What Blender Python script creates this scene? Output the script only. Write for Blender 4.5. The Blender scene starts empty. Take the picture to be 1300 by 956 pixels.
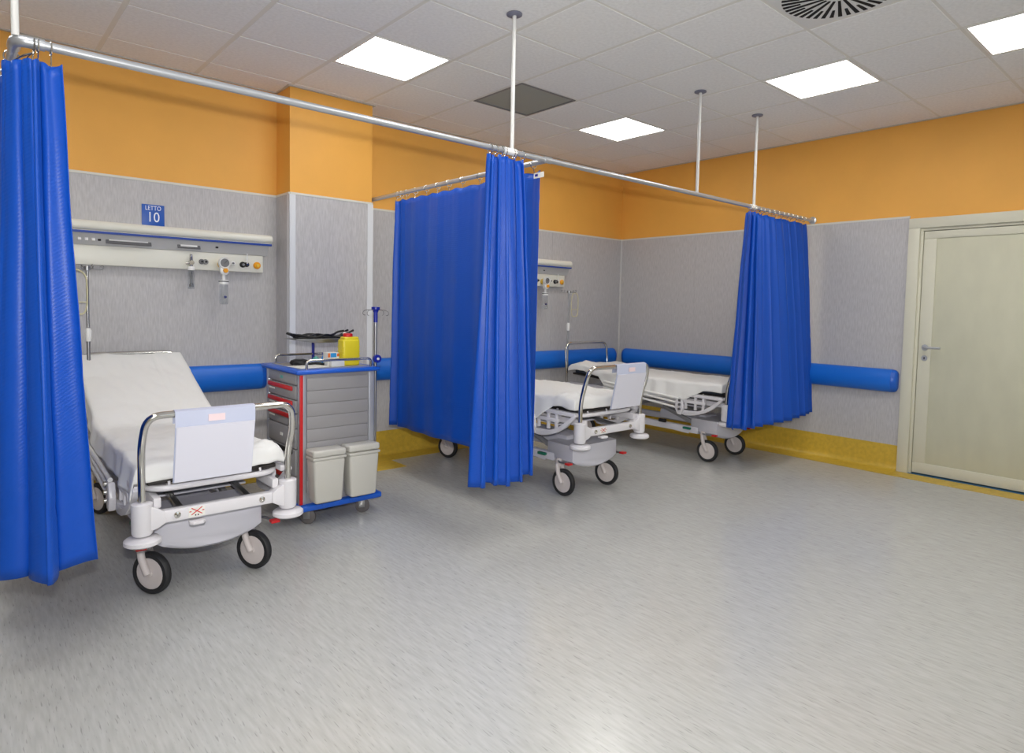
import bpy, bmesh, math, random
from math import sin, cos, pi, radians, sqrt, atan2
from mathutils import Vector, Matrix, noise
random.seed(7)
sc = bpy.context.scene
COL = sc.collection

# ------------------------------------------------------------------ camera
def make_camera():
    a, b, c = radians(41.0915), radians(-3.19121), radians(1.12279)
    fwd = Vector((sin(a)*cos(b), cos(a)*cos(b), sin(b)))
    right = Vector((cos(a), -sin(a), 0)); up = right.cross(fwd)
    r = cos(c)*right + sin(c)*up; u = -sin(c)*right + cos(c)*up
    M = Matrix((r, u, -fwd)).transposed().to_4x4()
    M.translation = Vector((-1.9523, -3.56636, 1.3783))
    cam = bpy.data.cameras.new('camera'); o = bpy.data.objects.new('camera', cam); COL.objects.link(o)
    o.matrix_world = M
    cam.sensor_width = 36; cam.lens = 813.81/1300*36
    cam.shift_y = -45/1300; cam.clip_start = .02
    sc.camera = o
    return o
CAM = make_camera()
# ------------------------------------------------------------------ world, light, exposure
WORLD = 1.5
w = bpy.data.worlds.new('world'); sc.world = w; w.use_nodes = True
w.node_tree.nodes['Background'].inputs[0].default_value = (.86, .9, 1, 1)
w.node_tree.nodes['Background'].inputs[1].default_value = WORLD
sc.view_settings.view_transform = 'Standard'; sc.view_settings.look = 'None'
sc.view_settings.exposure = 0.36; sc.view_settings.gamma = 1
PANEL_POWER = 9.0
# the photographer's flash, on top of the camera (throws the rail's shadow on the orange wall)
fl = bpy.data.lights.new('camera_flash', 'SPOT'); fl.energy = 210; fl.spot_size = radians(125); fl.spot_blend = 1.0; fl.shadow_soft_size = .03; fl.color = (1, .98, .96)
fo = bpy.data.objects.new('camera_flash', fl); COL.objects.link(fo); fo.matrix_world = CAM.matrix_world.copy(); fo.location = (-1.95, -3.60, 1.575)

# ------------------------------------------------------------------ materials
def lin(c):
    return tuple((x/255/12.92 if x/255 <= .04045 else ((x/255+.055)/1.055)**2.4) for x in c) + (1,)
MATS = {}
def mat(name, rgb, rough=.5, metal=0., emit=0., trans=0., spec=.5, coat=0., alpha=1., var=0., vscale=(6, 6, 6), bump=0., bscale=(60, 60, 60), dark=None, sheen=0., ior=None):
    if name in MATS: return MATS[name]
    m = bpy.data.materials.new(name); m.use_nodes = True; nt = m.node_tree; b = nt.nodes['Principled BSDF']
    b.inputs['Base Color'].default_value = lin(rgb); b.inputs['Roughness'].default_value = rough
    b.inputs['Metallic'].default_value = metal; b.inputs['Specular IOR Level'].default_value = spec
    b.inputs['Coat Weight'].default_value = coat; b.inputs['Alpha'].default_value = alpha
    b.inputs['Transmission Weight'].default_value = trans; b.inputs['Sheen Weight'].default_value = sheen
    if ior: b.inputs['IOR'].default_value = ior
    if emit:
        b.inputs['Emission Color'].default_value = lin(rgb); b.inputs['Emission Strength'].default_value = emit
    tc = nt.nodes.new('ShaderNodeTexCoord')
    def noi(scale, detail=4.):
        mp = nt.nodes.new('ShaderNodeMapping'); mp.inputs['Scale'].default_value = scale
        nt.links.new(tc.outputs['Object'], mp.inputs[0])
        n = nt.nodes.new('ShaderNodeTexNoise'); n.inputs['Scale'].default_value = 1.; n.inputs['Detail'].default_value = detail
        nt.links.new(mp.outputs[0], n.inputs[0]); return n
    if var:
        n = noi(vscale); r = nt.nodes.new('ShaderNodeValToRGB')
        r.color_ramp.elements[0].position = .32; r.color_ramp.elements[1].position = .68
        d = dark or tuple(x*(1-var) for x in rgb)
        r.color_ramp.elements[0].color = lin(d); r.color_ramp.elements[1].color = lin(tuple(min(255, x*(1+var*.35)) for x in rgb))
        nt.links.new(n.outputs[0], r.inputs[0]); nt.links.new(r.outputs[0], b.inputs['Base Color'])
    if bump:
        n = noi(bscale, 2.); bp = nt.nodes.new('ShaderNodeBump'); bp.inputs['Strength'].default_value = bump; bp.inputs['Distance'].default_value = .004
        nt.links.new(n.outputs[0], bp.inputs['Height']); nt.links.new(bp.outputs[0], b.inputs['Normal'])
    MATS[name] = m; return m

M_orange = mat('orange_paint', (236, 173, 78), .55, var=.02, vscale=(3, 3, 3), bump=.12, bscale=(160, 160, 160))
M_wains = mat('grey_fibre_vinyl', (190, 188, 189), .5, var=.07, vscale=(120, 120, 16), bump=.05, bscale=(120, 120, 10))
M_cream_trim = mat('cream_trim', (214, 212, 202), .4)
M_white_trim = mat('white_corner_trim', (216, 218, 222), .4)
M_yellow = mat('yellow_skirting_vinyl', (208, 174, 62), .38, var=.06, vscale=(30, 30, 30))
M_tile = mat('ceiling_tile', (240, 240, 240), .9, var=.03, vscale=(50, 50, 50), bump=.15, bscale=(220, 220, 220))
M_tee = mat('ceiling_tee', (226, 224, 218), .6)
M_edge = mat('ceiling_edge_trim', (190, 186, 178), .6)
M_panel = mat('light_panel', (255, 253, 248), .5, emit=PANEL_POWER)
M_dark = mat('black_void', (14, 14, 15), .8)
M_ventgrey = mat('grey_mesh', (158, 161, 154), .7, bump=.3, bscale=(300, 300, 300))
M_diff = mat('diffuser_enamel', (222, 222, 220), .45)
M_alu = mat('satin_aluminium', (196, 199, 204), .35, metal=.75)
M_whitepole = mat('white_painted_rod', (214, 214, 212), .35)
M_flange = mat('blue_grey_flange', (118, 120, 138), .5)
M_chrome = mat('chrome', (215, 213, 208), .09, metal=1.)
M_steel = mat('brushed_steel', (160, 160, 160), .3, metal=.9)
M_bump = mat('blue_bumper_vinyl', (18, 108, 212), .38, bump=.08, bscale=(200, 200, 200))
M_bumpend = mat('blue_bumper_cap', (14, 92, 196), .32)
M_door = mat('cream_door_laminate', (204, 203, 180), .42, var=.02, vscale=(9, 9, 4))
M_doorframe = mat('cream_door_paint', (212, 210, 192), .4)
M_gasket = mat('dark_gasket', (96, 92, 80), .7)
M_thresh = mat('blue_threshold', (52, 102, 138), .4)
M_bedwhite = mat('white_bed_enamel', (218, 216, 220), .3)
M_cowl = mat('pale_grey_cowl', (206, 205, 214), .4)
M_bedgrey = mat('grey_bed_metal', (150, 150, 152), .4, metal=.3)
M_darkgrey = mat('dark_platform', (48, 44, 42), .6)
M_tyre = mat('black_rubber', (34, 35, 38), .6)
M_hub = mat('pale_wheel_hub', (208, 200, 198), .45)
M_matt = mat('mattress_cover', (60, 66, 78), .6)
M_sheet = mat('white_cotton_sheet', (234, 234, 232), .85, bump=.1, bscale=(45, 45, 45))
M_doc = mat('white_document_pocket', (218, 218, 230), .35)
M_docband = mat('pale_blue_pocket_band', (194, 200, 222), .35)
M_pink = mat('pink_label', (236, 214, 218), .5)
M_red = mat('signal_red', (200, 26, 30), .4)
M_green = mat('green_pedal', (20, 110, 84), .4)
M_black = mat('black_plastic', (20, 20, 22), .45)
M_blueplastic = mat('blue_plastic', (28, 92, 200), .3)
M_navy = mat('navy_plastic', (20, 36, 150), .3)
M_stripe = mat('blue_stripe', (22, 62, 150), .35)
M_headwall = mat('cream_headwall_enamel', (224, 223, 212), .32)
M_headwall2 = mat('grey_headwall_face', (188, 188, 188), .4)
M_amber = mat('amber_plastic', (236, 160, 20), .35)
M_yelring = mat('yellow_ring', (222, 180, 60), .35)
M_clear = mat('clear_plastic', (235, 238, 240), .06, trans=.93, ior=1.25)
M_whitepl = mat('white_plastic', (232, 232, 230), .35)
M_cord = mat('cream_cord', (206, 200, 164), .5)
M_sign = mat('blue_sign', (30, 86, 178), .4)
M_signtext = mat('sign_lettering', (236, 240, 246), .5)
M_cart = mat('grey_cart_panel', (150, 148, 149), .42)
M_cartpost = mat('silver_cart_post', (186, 188, 194), .32, metal=.5)
M_bin = mat('pale_grey_bin', (196, 194, 186), .4)
M_sharps = mat('yellow_sharps_plastic', (222, 204, 40), .35)
M_paper = mat('white_paper', (226, 226, 220), .7)
M_teal = mat('teal_plastic', (90, 160, 150), .5)
M_skyblue = mat('sky_blue_print', (40, 140, 210), .5)
M_orangepr = mat('orange_print', (214, 110, 50), .5)
M_grey = mat('mid_grey', (120, 120, 122), .5)

def curtain_material():
    m = bpy.data.materials.new('blue_woven_curtain'); m.use_nodes = True; nt = m.node_tree; b = nt.nodes['Principled BSDF']
    b.inputs['Base Color'].default_value = lin((10, 75, 178)); b.inputs['Roughness'].default_value = .42
    b.inputs['Specular IOR Level'].default_value = .35; b.inputs['Sheen Weight'].default_value = .15
    b.inputs['Sheen Tint'].default_value = lin((80, 140, 255))
    tc = nt.nodes.new('ShaderNodeTexCoord'); mp = nt.nodes.new('ShaderNodeMapping')
    mp.inputs['Rotation'].default_value = (0, radians(35), 0)
    wv = nt.nodes.new('ShaderNodeTexWave'); wv.inputs['Scale'].default_value = 28; wv.inputs['Distortion'].default_value = 1.5
    wv.wave_type = 'BANDS'; wv.bands_direction = 'Z'
    bp = nt.nodes.new('ShaderNodeBump'); bp.inputs['Strength'].default_value = .12; bp.inputs['Distance'].default_value = .002
    n = nt.nodes.new('ShaderNodeTexNoise'); n.inputs['Scale'].default_value = 9; n.inputs['Detail'].default_value = 3
    bp2 = nt.nodes.new('ShaderNodeBump'); bp2.inputs['Strength'].default_value = .25; bp2.inputs['Distance'].default_value = .012
    L = nt.links.new
    L(tc.outputs['Object'], mp.inputs[0]); L(mp.outputs[0], wv.inputs[0]); L(wv.outputs['Fac'], bp.inputs['Height'])
    L(tc.outputs['Object'], n.inputs[0]); L(n.outputs[0], bp2.inputs['Height']); L(bp2.outputs[0], bp.inputs['Normal']); L(bp.outputs[0], b.inputs['Normal'])
    return m
M_curtain = curtain_material()

def floor_material():
    m = bpy.data.materials.new('grey_sheet_vinyl'); m.use_nodes = True; nt = m.node_tree; b = nt.nodes['Principled BSDF']; L = nt.links.new
    tc = nt.nodes.new('ShaderNodeTexCoord')
    def noi(s, d=3.):
        mp = nt.nodes.new('ShaderNodeMapping'); mp.inputs['Scale'].default_value = s; L(tc.outputs['Object'], mp.inputs[0])
        n = nt.nodes.new('ShaderNodeTexNoise'); n.inputs['Scale'].default_value = 1; n.inputs['Detail'].default_value = d; L(mp.outputs[0], n.inputs[0]); return n
    def ramp(n, p0, c0, p1, c1):
        r = nt.nodes.new('ShaderNodeValToRGB'); e = r.color_ramp.elements
        e[0].position = p0; e[0].color = lin(c0); e[1].position = p1; e[1].color = lin(c1); L(n.outputs[0], r.inputs[0]); return r
    def mix(a, c, f, mode):
        x = nt.nodes.new('ShaderNodeMixRGB'); x.blend_type = mode; x.inputs[0].default_value = f; L(a.outputs[0], x.inputs[1]); L(c.outputs[0], x.inputs[2]); return x
    base = ramp(noi((1.2, .8, 1)), .1, (189, 190, 188), .9, (191, 192, 190))
    streak = ramp(noi((75, 9, 1), 1.), .25, (222, 221, 219), .75, (255, 255, 255))
    streak2 = ramp(noi((170, 17, 1), 1.), .27, (150, 149, 147), .36, (255, 255, 255))
    x = mix(base, streak, .6, 'MULTIPLY'); x = mix(x, streak2, .38, 'MULTIPLY')
    L(x.outputs[0], b.inputs['Base Color'])
    b.inputs['Roughness'].default_value = .22
    b.inputs['Specular IOR Level'].default_value = .5
    return m
M_floor = floor_material()

# ------------------------------------------------------------------ mesh helpers
def link(name, bm, m, parent=None, smooth=True, loc=None, angle=40):
    bmesh.ops.recalc_face_normals(bm, faces=bm.faces[:])
    me = bpy.data.meshes.new(name); bm.to_mesh(me); bm.free()
    if smooth:
        for p in me.polygons: p.use_smooth = True
        try: me.set_sharp_from_angle(angle=radians(angle))
        except Exception: pass
    for mm in (m if isinstance(m, (list, tuple)) else [m]): me.materials.append(mm)
    o = bpy.data.objects.new(name, me); COL.objects.link(o)
    if parent: o.parent = parent
    if loc: o.location = loc
    return o
def empty(name, loc=(0, 0, 0), rz=0, parent=None):
    o = bpy.data.objects.new(name, None); COL.objects.link(o); o.location = loc; o.rotation_euler = (0, 0, rz); o.empty_display_size = .1
    if parent: o.parent = parent
    return o
def tag(o, label=None, cat=None, group=None, kind=None):
    if label: o['label'] = label
    if cat: o['category'] = cat
    if group: o['group'] = group
    if kind: o['kind'] = kind
    return o
def B(): return bmesh.new()
def box(bm, x0, x1, y0, y1, z0, z1, bev=0., seg=2, rot=None):
    r = bmesh.ops.create_cube(bm, size=1)
    vs = r['verts']
    for v in vs:
        v.co = Vector(((x0+x1)/2+v.co.x*(x1-x0), (y0+y1)/2+v.co.y*(y1-y0), (z0+z1)/2+v.co.z*(z1-z0)))
    if rot:
        bmesh.ops.rotate(bm, verts=vs, cent=rot[0], matrix=Matrix.Rotation(rot[1], 3, rot[2]))
    if bev:
        es = list({e for v in vs for e in v.link_edges})
        bmesh.ops.bevel(bm, geom=es, offset=bev, segments=seg, profile=.5, affect='EDGES')
    return bm
def fillet(pts, rad, n=6):
    pts = [Vector(p) for p in pts]; out = [pts[0]]
    for i in range(1, len(pts)-1):
        a, p, c = pts[i-1], pts[i], pts[i+1]
        r = rad[i-1] if isinstance(rad, (list, tuple)) else rad
        u = (a-p); v = (c-p); r = min(r, u.length*.49, v.length*.49)
        if r < 1e-5: out.append(p); continue
        s = p+u.normalized()*r; e = p+v.normalized()*r
        for k in range(n+1):
            t = k/n; out.append((1-t)**2*s+2*t*(1-t)*p+t*t*e)
    out.append(pts[-1]); return out
def tube(bm, pts, r, seg=10, cap=True, closed=False):
    pts = [Vector(p) for p in pts]; n = len(pts)
    rs = r if isinstance(r, (list, tuple)) else [r]*n
    rings = []; up = None
    for i, p in enumerate(pts):
        if closed: d = pts[(i+1) % n]-pts[i-1]
        else: d = pts[min(i+1, n-1)]-pts[max(i-1, 0)]
        d.normalize()
        if up is None:
            up = Vector((0, 0, 1)) if abs(d.z) < .9 else Vector((1, 0, 0))
        up = (up-d*up.dot(d)); up.normalize(); sd = d.cross(up)
        rings.append([bm.verts.new(p+rs[i]*(cos(2*pi*k/seg)*up+sin(2*pi*k/seg)*sd)) for k in range(seg)])
    m = n if closed else n-1
    for i in range(m):
        A, C = rings[i], rings[(i+1) % n]
        for k in range(seg):
            bm.faces.new((A[k], A[(k+1) % seg], C[(k+1) % seg], C[k]))
    if cap and not closed:
        bm.faces.new(rings[0]); bm.faces.new(rings[-1][::-1])
    return bm
def lathe(bm, prof, seg=24, axis='Z', at=(0, 0, 0)):
    at = Vector(at); rings = []
    for r, h in prof:
        ring = []
        for k in range(seg):
            a = 2*pi*k/seg; c, s = r*cos(a), r*sin(a)
            v = {'Z': (c, s, h), 'X': (h, c, s), 'Y': (c, h, s)}[axis]
            ring.append(bm.verts.new(at+Vector(v)))
        rings.append(ring)
    for A, C in zip(rings, rings[1:]):
        for k in range(seg): bm.faces.new((A[k], A[(k+1) % seg], C[(k+1) % seg], C[k]))
    bm.faces.new(rings[0]); bm.faces.new(rings[-1][::-1])
    return bm
def cyl(bm, p0, p1, r, seg=14): return tube(bm, [p0, p1], r, seg)
def prism(bm, poly, d0, d1, plane='YZ', bev=0):
    def P(u, v, d): return {'YZ': (d, u, v), 'XZ': (u, d, v), 'XY': (u, v, d)}[plane]
    A = [bm.verts.new(P(u, v, d0)) for u, v in poly]; C = [bm.verts.new(P(u, v, d1)) for u, v in poly]
    n = len(poly); fs = [bm.faces.new(A), bm.faces.new(C[::-1])]
    for i in range(n): fs.append(bm.faces.new((A[i], A[(i+1) % n], C[(i+1) % n], C[i])))
    if bev: bmesh.ops.bevel(bm, geom=list({e for f in fs for e in f.edges}), offset=bev, segments=2, profile=.5, affect='EDGES')
    return bm
def text_obj(name, body, size, loc, rot, m, parent, ext=.0008, sx=1.):
    cu = bpy.data.curves.new(name, 'FONT'); cu.body = body; cu.size = size; cu.extrude = ext; cu.align_x = 'CENTER'; cu.align_y = 'CENTER'; cu.resolution_u = 4
    t = bpy.data.objects.new(name, cu); COL.objects.link(t); bpy.context.view_layer.update()
    me = bpy.data.meshes.new_from_object(t.evaluated_get(bpy.context.evaluated_depsgraph_get()))
    bpy.data.objects.remove(t); me.materials.clear(); me.materials.append(m)
    for v in me.vertices: v.co.x *= sx
    o = bpy.data.objects.new(name, me); COL.objects.link(o); o.rotation_euler = rot; o.location = loc; o.parent = parent
    return o
def copy_tree(o, parent=None):
    c = o.copy(); COL.objects.link(c); c.parent = parent
    for ch in list(o.children): copy_tree(ch, c)
    return c

# ------------------------------------------------------------------ room shell
XL, XR, YF, YB, H = -4.2, 4.24, -6.0, 1.53, 3.0
WZ = 2.19   # top of the grey wall covering
PX0, PX1, PY = -.004, .69, 1.27   # pilaster
tag(link('floor', box(B(), XL-.1, XR+.3, YF-.1, YB+.1, -.1, 0), M_floor), kind='structure')
wb = tag(link('wall_back', box(B(), XL-.1, XR+.3, YB, YB+.12, 0, 3.12), M_orange), kind='structure')
wl = tag(link('wall_left', box(B(), XL-.12, XL, YF, YB, 0, 3.12), mat('off_white_paint', (226, 222, 212), .6)), kind='structure')
ADDED_WINS = [(-3.4, -1.5), (-.9, 1.0), (1.6, 3.5)]; WZ0, WZ1 = .95, 2.45  # unseen windows behind the camera, added to bring in fill daylight
M_offwhite = mat('off_white_paint', (226, 222, 212), .6)
bm = B(); box(bm, XL-.1, XR+.3, YF-.12, YF, 0, WZ0); box(bm, XL-.1, XR+.3, YF-.12, YF, WZ1, 3.12)
xq = XL-.1
for a, c in ADDED_WINS: box(bm, xq, a, YF-.12, YF, WZ0, WZ1); xq = c
box(bm, xq, XR+.3, YF-.12, YF, WZ0, WZ1)
wf = tag(link('wall_front', bm, M_offwhite, smooth=False), kind='structure')
gm = bpy.data.materials.new('added_window_glass'); gm.use_nodes = True; gn = gm.node_tree; gn.nodes.clear()
go = gn.nodes.new('ShaderNodeOutputMaterial'); gx = gn.nodes.new('ShaderNodeMixShader'); gt = gn.nodes.new('ShaderNodeBsdfTransparent'); gg = gn.nodes.new('ShaderNodeBsdfGlossy'); gf = gn.nodes.new('ShaderNodeFresnel')
gg.inputs['Roughness'].default_value = .02; gt.inputs[0].default_value = (.92, .95, .94, 1)
gn.links.new(gf.outputs[0], gx.inputs[0]); gn.links.new(gt.outputs[0], gx.inputs[1]); gn.links.new(gg.outputs[0], gx.inputs[2]); gn.links.new(gx.outputs[0], go.inputs[0])
for i, (a, c) in enumerate(ADDED_WINS):
    wn = tag(empty('added_window_%d' % (i+1), ((a+c)/2, YF, 0)), kind='structure'); hw_ = (c-a)/2
    bm = B()
    for x in (-hw_, -.03, hw_-.06): box(bm, x, x+.06, -.09, -.02, WZ0, WZ1)
    for z in (WZ0, WZ1-.06):
        box(bm, -hw_+.06, -.03, -.09, -.02, z, z+.06); box(bm, .03, hw_-.06, -.09, -.02, z, z+.06)
    link('added_window_frame', bm, M_cream_trim, wn, smooth=False)
    link('added_window_pane', box(B(), -hw_+.06, -.03, -.058, -.052, WZ0+.06, WZ1-.06), gm, wn, smooth=False)
    link('added_window_pane', box(B(), .03, hw_-.06, -.058, -.052, WZ0+.06, WZ1-.06), gm, wn, smooth=False)
    link('added_window_sill', box(B(), -hw_-.05, hw_+.05, -.02, .10, WZ0-.03, WZ0, .004), M_cream_trim, wn)
wc = tag(link('wall_pilaster', box(B(), PX0, PX1, PY, YB, 0, 3.0), M_orange, smooth=False), kind='structure')
DY0, DY1, DZ = -1.62, -2.80, 2.18   # outer edges of the door frame
bm = B(); box(bm, XR, XR+.14, DY0, YB, 0, 3.12); box(bm, XR, XR+.14, YF, DY1, 0, 3.12); box(bm, XR, XR+.14, DY1, DY0, DZ, 3.12)
wr = tag(link('wall_right', bm, M_orange, smooth=False), kind='structure')
T = .006
# grey wall covering sheets with vertical joints
def sheets_x(parent, x0, x1, y, n, zb=.2):
    for i in range(n):
        a = x0+(x1-x0)*i/n; c = x0+(x1-x0)*(i+1)/n
        link('wall_panel', box(B(), a+.0008, c-.0008, y-T, y+.001, zb, WZ), M_wains, parent, smooth=False)
    link('top_trim', box(B(), x0, x1, y-T-.004, y+.001, WZ, WZ+.016), M_cream_trim, parent, smooth=False)
def sheets_y(parent, y0, y1, x, n, s=1, zb=.2, name='top_trim'):
    for i in range(n):
        a = y0+(y1-y0)*i/n; c = y0+(y1-y0)*(i+1)/n
        link('wall_panel', box(B(), min(x, x-s*T), max(x, x-s*T), a+.0008, c-.0008, zb, WZ), M_wains, parent, smooth=False)
    x2 = x-s*(T+.004)
    link(name, box(B(), min(x, x2), max(x, x2), y0, y1, WZ, WZ+.016), M_cream_trim, parent, smooth=False)
sheets_x(wb, XL, PX0, YB, 3); sheets_x(wb, PX1, XR-T, YB, 3)
sheets_x(wc, PX0, PX1, PY, 1); sheets_y(wc, PY, YB-T, PX0, 1); sheets_y(wc, PY, YB-T, PX1, 1, -1)
sheets_y(wr, DY0+.001, YB-T, XR, 3); sheets_y(wr, YF, DY1, XR, 3)
sheets_y(wl, YF, YB, XL, 5, -1)
for x0, x1 in ((PX0-T-.002, PX0+.042), (PX1-.042, PX1+T+.002)):
    link('corner_guard', box(B(), x0, x1, PY-T-.004, PY-T+.001, .2, WZ), M_white_trim, wc, smooth=False)
link('corner_guard', box(B(), PX0-T-.003, PX0-T, PY-T-.004, PY+.035, .2, WZ), M_white_trim, wc, smooth=False)
# corner joint strip in the far corner
link('corner_strip', prism(B(), [(XR-T, YB-T), (XR-T-.012, YB-T), (XR-T, YB-T-.012)], .2, WZ, 'XY'), mat('grey_joint_strip', (184, 182, 180), .45), wb, smooth=False)
# yellow coved skirting that runs onto the floor
cove = [(0, .005), (.245, .004), (.245, .0012), (0, .0012)]
def skirt_prof():
    p = [(0.0, .222), (.007, .222), (.007, .06)]
    for k in range(1, 7):
        a = k/6*pi/2; p.append((.007+.045*(1-cos(a)), .06-.056*sin(a)))
    p += [(.225, .003), (.225, .0005), (0, .0005)]
    return p
def skirt(name, a, c, nrm, parent=None, ea=0, ec=0):
    """profile swept from a to c; nrm points into the room; ea/ec mitre factors"""
    a, c, nrm = Vector(a), Vector(c), Vector(nrm); d = (c-a).normalized(); bm = B(); P = skirt_prof()
    A = [bm.verts.new(a+nrm*u+Vector((0, 0, z))-d*ea*u) for u, z in P]; C = [bm.verts.new(c+nrm*u+Vector((0, 0, z))+d*ec*u) for u, z in P]
    n = len(P); bm.faces.new(A); bm.faces.new(C[::-1])
    for i in range(n): bm.faces.new((A[i], A[(i+1) % n], C[(i+1) % n], C[i]))
    return tag(link(name, bm, M_yellow, parent), kind='structure')
skirt('baseboard_back', (XL, YB, 0), (PX0, YB, 0), (0, -1, 0), ec=-1)
skirt('baseboard_back', (PX0, YB, 0), (PX0, PY, 0), (-1, 0, 0), ec=1, ea=-1)
skirt('baseboard_back', (PX0, PY, 0), (PX1, PY, 0), (0, -1, 0), ea=1, ec=1)
skirt('baseboard_back', (PX1, PY, 0), (PX1, YB, 0), (1, 0, 0), ea=1, ec=-1)
skirt('baseboard_back', (PX1, YB, 0), (XR, YB, 0), (0, -1, 0), ea=-1, ec=-1)
skirt('baseboard_right', (XR, YB, 0), (XR, DY0+.002, 0), (-1, 0, 0), ea=-1)
skirt('baseboard_right', (XR, DY1-.002, 0), (XR, YF, 0), (-1, 0, 0))
skirt('baseboard_left', (XL, YF, 0), (XL, YB, 0), (1, 0, 0), ec=-1)
skirt('baseboard_front', (XR, YF, 0), (XL, YF, 0), (0, 1, 0), ea=-1, ec=-1)
tag(link('trim_1', box(B(), XR-.225, XR-.03, DY1, DY0, 0.0002, .003), M_yellow, smooth=False), kind='structure')

# door in the right wall
door = tag(empty('door_1', (XR, DY0, 0)), kind='structure')
fy0, fy1 = 0, DY1-DY0     # local y from 0 to -1.18
fw = .085
bm = B()
for (a, c) in ((0, -fw), (fy1, fy1+fw)):
    box(bm, -.028, .12, min(a, c), max(a, c), 0, DZ-fw, .003)
box(bm, -.028, .12, fy1, 0, DZ-fw, DZ, .003)
link('door_frame', bm, M_doorframe, door)
bm = B()   # inner rebate
for (a, c) in ((-fw, -fw-.022), (fy1+fw, fy1+fw+.022)):
    box(bm, -.006, .12, min(a, c), max(a, c), 0, DZ-fw-.022, .002)
box(bm, -.006, .12, fy1+fw, -fw, DZ-fw-.022, DZ-fw, .003)
link('door_rebate', bm, M_doorframe, door)
ly0, ly1, lz0, lz1 = -fw-.026, fy1+fw+.026, .014, DZ-fw-.027
bm = B(); box(bm, .012, .06, ly1, ly0, lz0, lz1, .002)
leaf = link('door_leaf', bm, M_door, door)
bm = B(); e = .10     # raised rails around the recessed field
for b4 in ((ly1, ly0, lz0, lz0+e*.9), (ly1, ly0, lz1-e*.62, lz1), (ly0-e*.95, ly0, lz0+e*.9, lz1-e*.62), (ly1, ly1+e*.95, lz0+e*.9, lz1-e*.62)):
    box(bm, .002, .014, b4[0], b4[1], b4[2], b4[3], .004)
link('door_edge_rail', bm, M_doorframe, leaf)
link('door_seal', box(B(), .02, .03, ly1-.003, ly0+.004, lz0, lz1+.004), M_gasket, leaf, smooth=False)
bm = B(); lathe(bm, [(.0, .004), (.024, .004), (.026, -.002), (.022, -.008), (0, -.008)], 20, 'X', (0, ly0-.05, 1.09))
tube(bm, fillet([(-.004, ly0-.05, 1.09), (-.05, ly0-.05, 1.09), (-.052, ly0-.175, 1.092)], .02), .0095, 10)
link('door_handle', bm, M_alu, leaf)
bm = B(); lathe(bm, [(.0, .004), (.022, .004), (.024, -.002), (.02, -.006), (0, -.006)], 20, 'X', (0, ly0-.05, 1.0))
lk = link('lock_escutcheon', bm, M_alu, leaf)
link('keyhole', box(B(), -.0068, -.005, ly0-.054, ly0-.046, .99, 1.01), M_black, leaf, smooth=False)
tag(link('door_threshold', box(B(), -.03, .14, ly1-.02, ly0+.02, 0.0005, .006), M_thresh, door, smooth=False))
link('corridor_backing', box(B(), .13, .14, fy1, 0, 0, DZ), M_dark, door, smooth=False)

# ceiling: 0.6 m tiles on a tee grid
ceil = tag(link('ceiling', box(B(), XL-.1, XR+.3, YF-.1, YB+.1, 3.03, 3.12), M_tile, smooth=False), kind='structure')
LIGHTS = [(0, 0), (4, 0), (4, -3), (4, -5), (0, -3), (0, -5), (-4, 0), (-4, -3), (-4, -5), (4, -8), (0, -8), (-4, -8)]
VENT = (2, 0); DIFF = (2, -4); DIFF2 = (-2, -4)
special = set(LIGHTS) | {VENT, DIFF, DIFF2}
xs = [(.6*i, .6*(i+1)) for i in range(-7, 6)] + [(3.6, XR)]
ys = [(.6*j, .6*(j+1)) for j in range(-10, 2)] + [(1.2, YB)]
tile_meshes = {}
for (xa, xb) in xs:
    for (ya, yb) in ys:
        k = (round(xa/.6), round(ya/.6))
        if k in special: continue
        w_, h_ = round(xb-xa, 3), round(yb-ya, 3)
        if (w_, h_) not in tile_meshes:
            bm = B(); a, c = w_/2-.0125, h_/2-.0085
            top = [(-a, -c), (a, -c), (a, c), (-a, c)]
            lo = [bm.verts.new((u*.992, v*.992, 0)) for u, v in top]; hi = [bm.verts.new((u, v, .004)) for u, v in top]; hh = [bm.verts.new((u, v, .02)) for u, v in top]
            bm.faces.new(lo[::-1]); bm.faces.new(hh)
            for i in range(4):
                j = (i+1) % 4; bm.faces.new((lo[i], lo[j], hi[j], hi[i])); bm.faces.new((hi[i], hi[j], hh[j], hh[i]))
            o = link('ceiling_tile', bm, M_tile, ceil, smooth=False); tile_meshes[(w_, h_)] = o.data
        else:
            o = bpy.data.objects.new('ceiling_tile', tile_meshes[(w_, h_)]); COL.objects.link(o); o.parent = ceil
        o.location = ((xa+xb)/2, (ya+yb)/2, 3.0+random.uniform(-.0006, .0006))
bm = B()
for i in range(-7, 8):
    x = .6*i
    if x < XR: box(bm, x-.016, x+.016, YF, YB, 3.0015, 3.028)
for j in range(-10, 3):
    box(bm, XL, XR, .6*j-.010, .6*j+.010, 3.0022, 3.027)
link('ceiling_grid', bm, M_tee, ceil, smooth=False)
bm = B(); box(bm, XL, PX0, YB-.02, YB, 2.993, 3.004); box(bm, PX1, XR, YB-.02, YB, 2.993, 3.004)
box(bm, PX0-.02, PX1+.02, PY-.02, PY, 2.993, 3.004); box(bm, PX0-.02, PX0, PY, YB, 2.993, 3.004); box(bm, PX1, PX1+.02, PY, YB, 2.993, 3.004)
box(bm, XR-.02, XR, YF, YB, 2.993, 3.004); box(bm, XL, XL+.02, YF, YB, 2.993, 3.004); box(bm, XL, XR, YF, YF+.02, 2.993, 3.004)
link('edge_angle', bm, M_edge, ceil, smooth=False)

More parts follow.
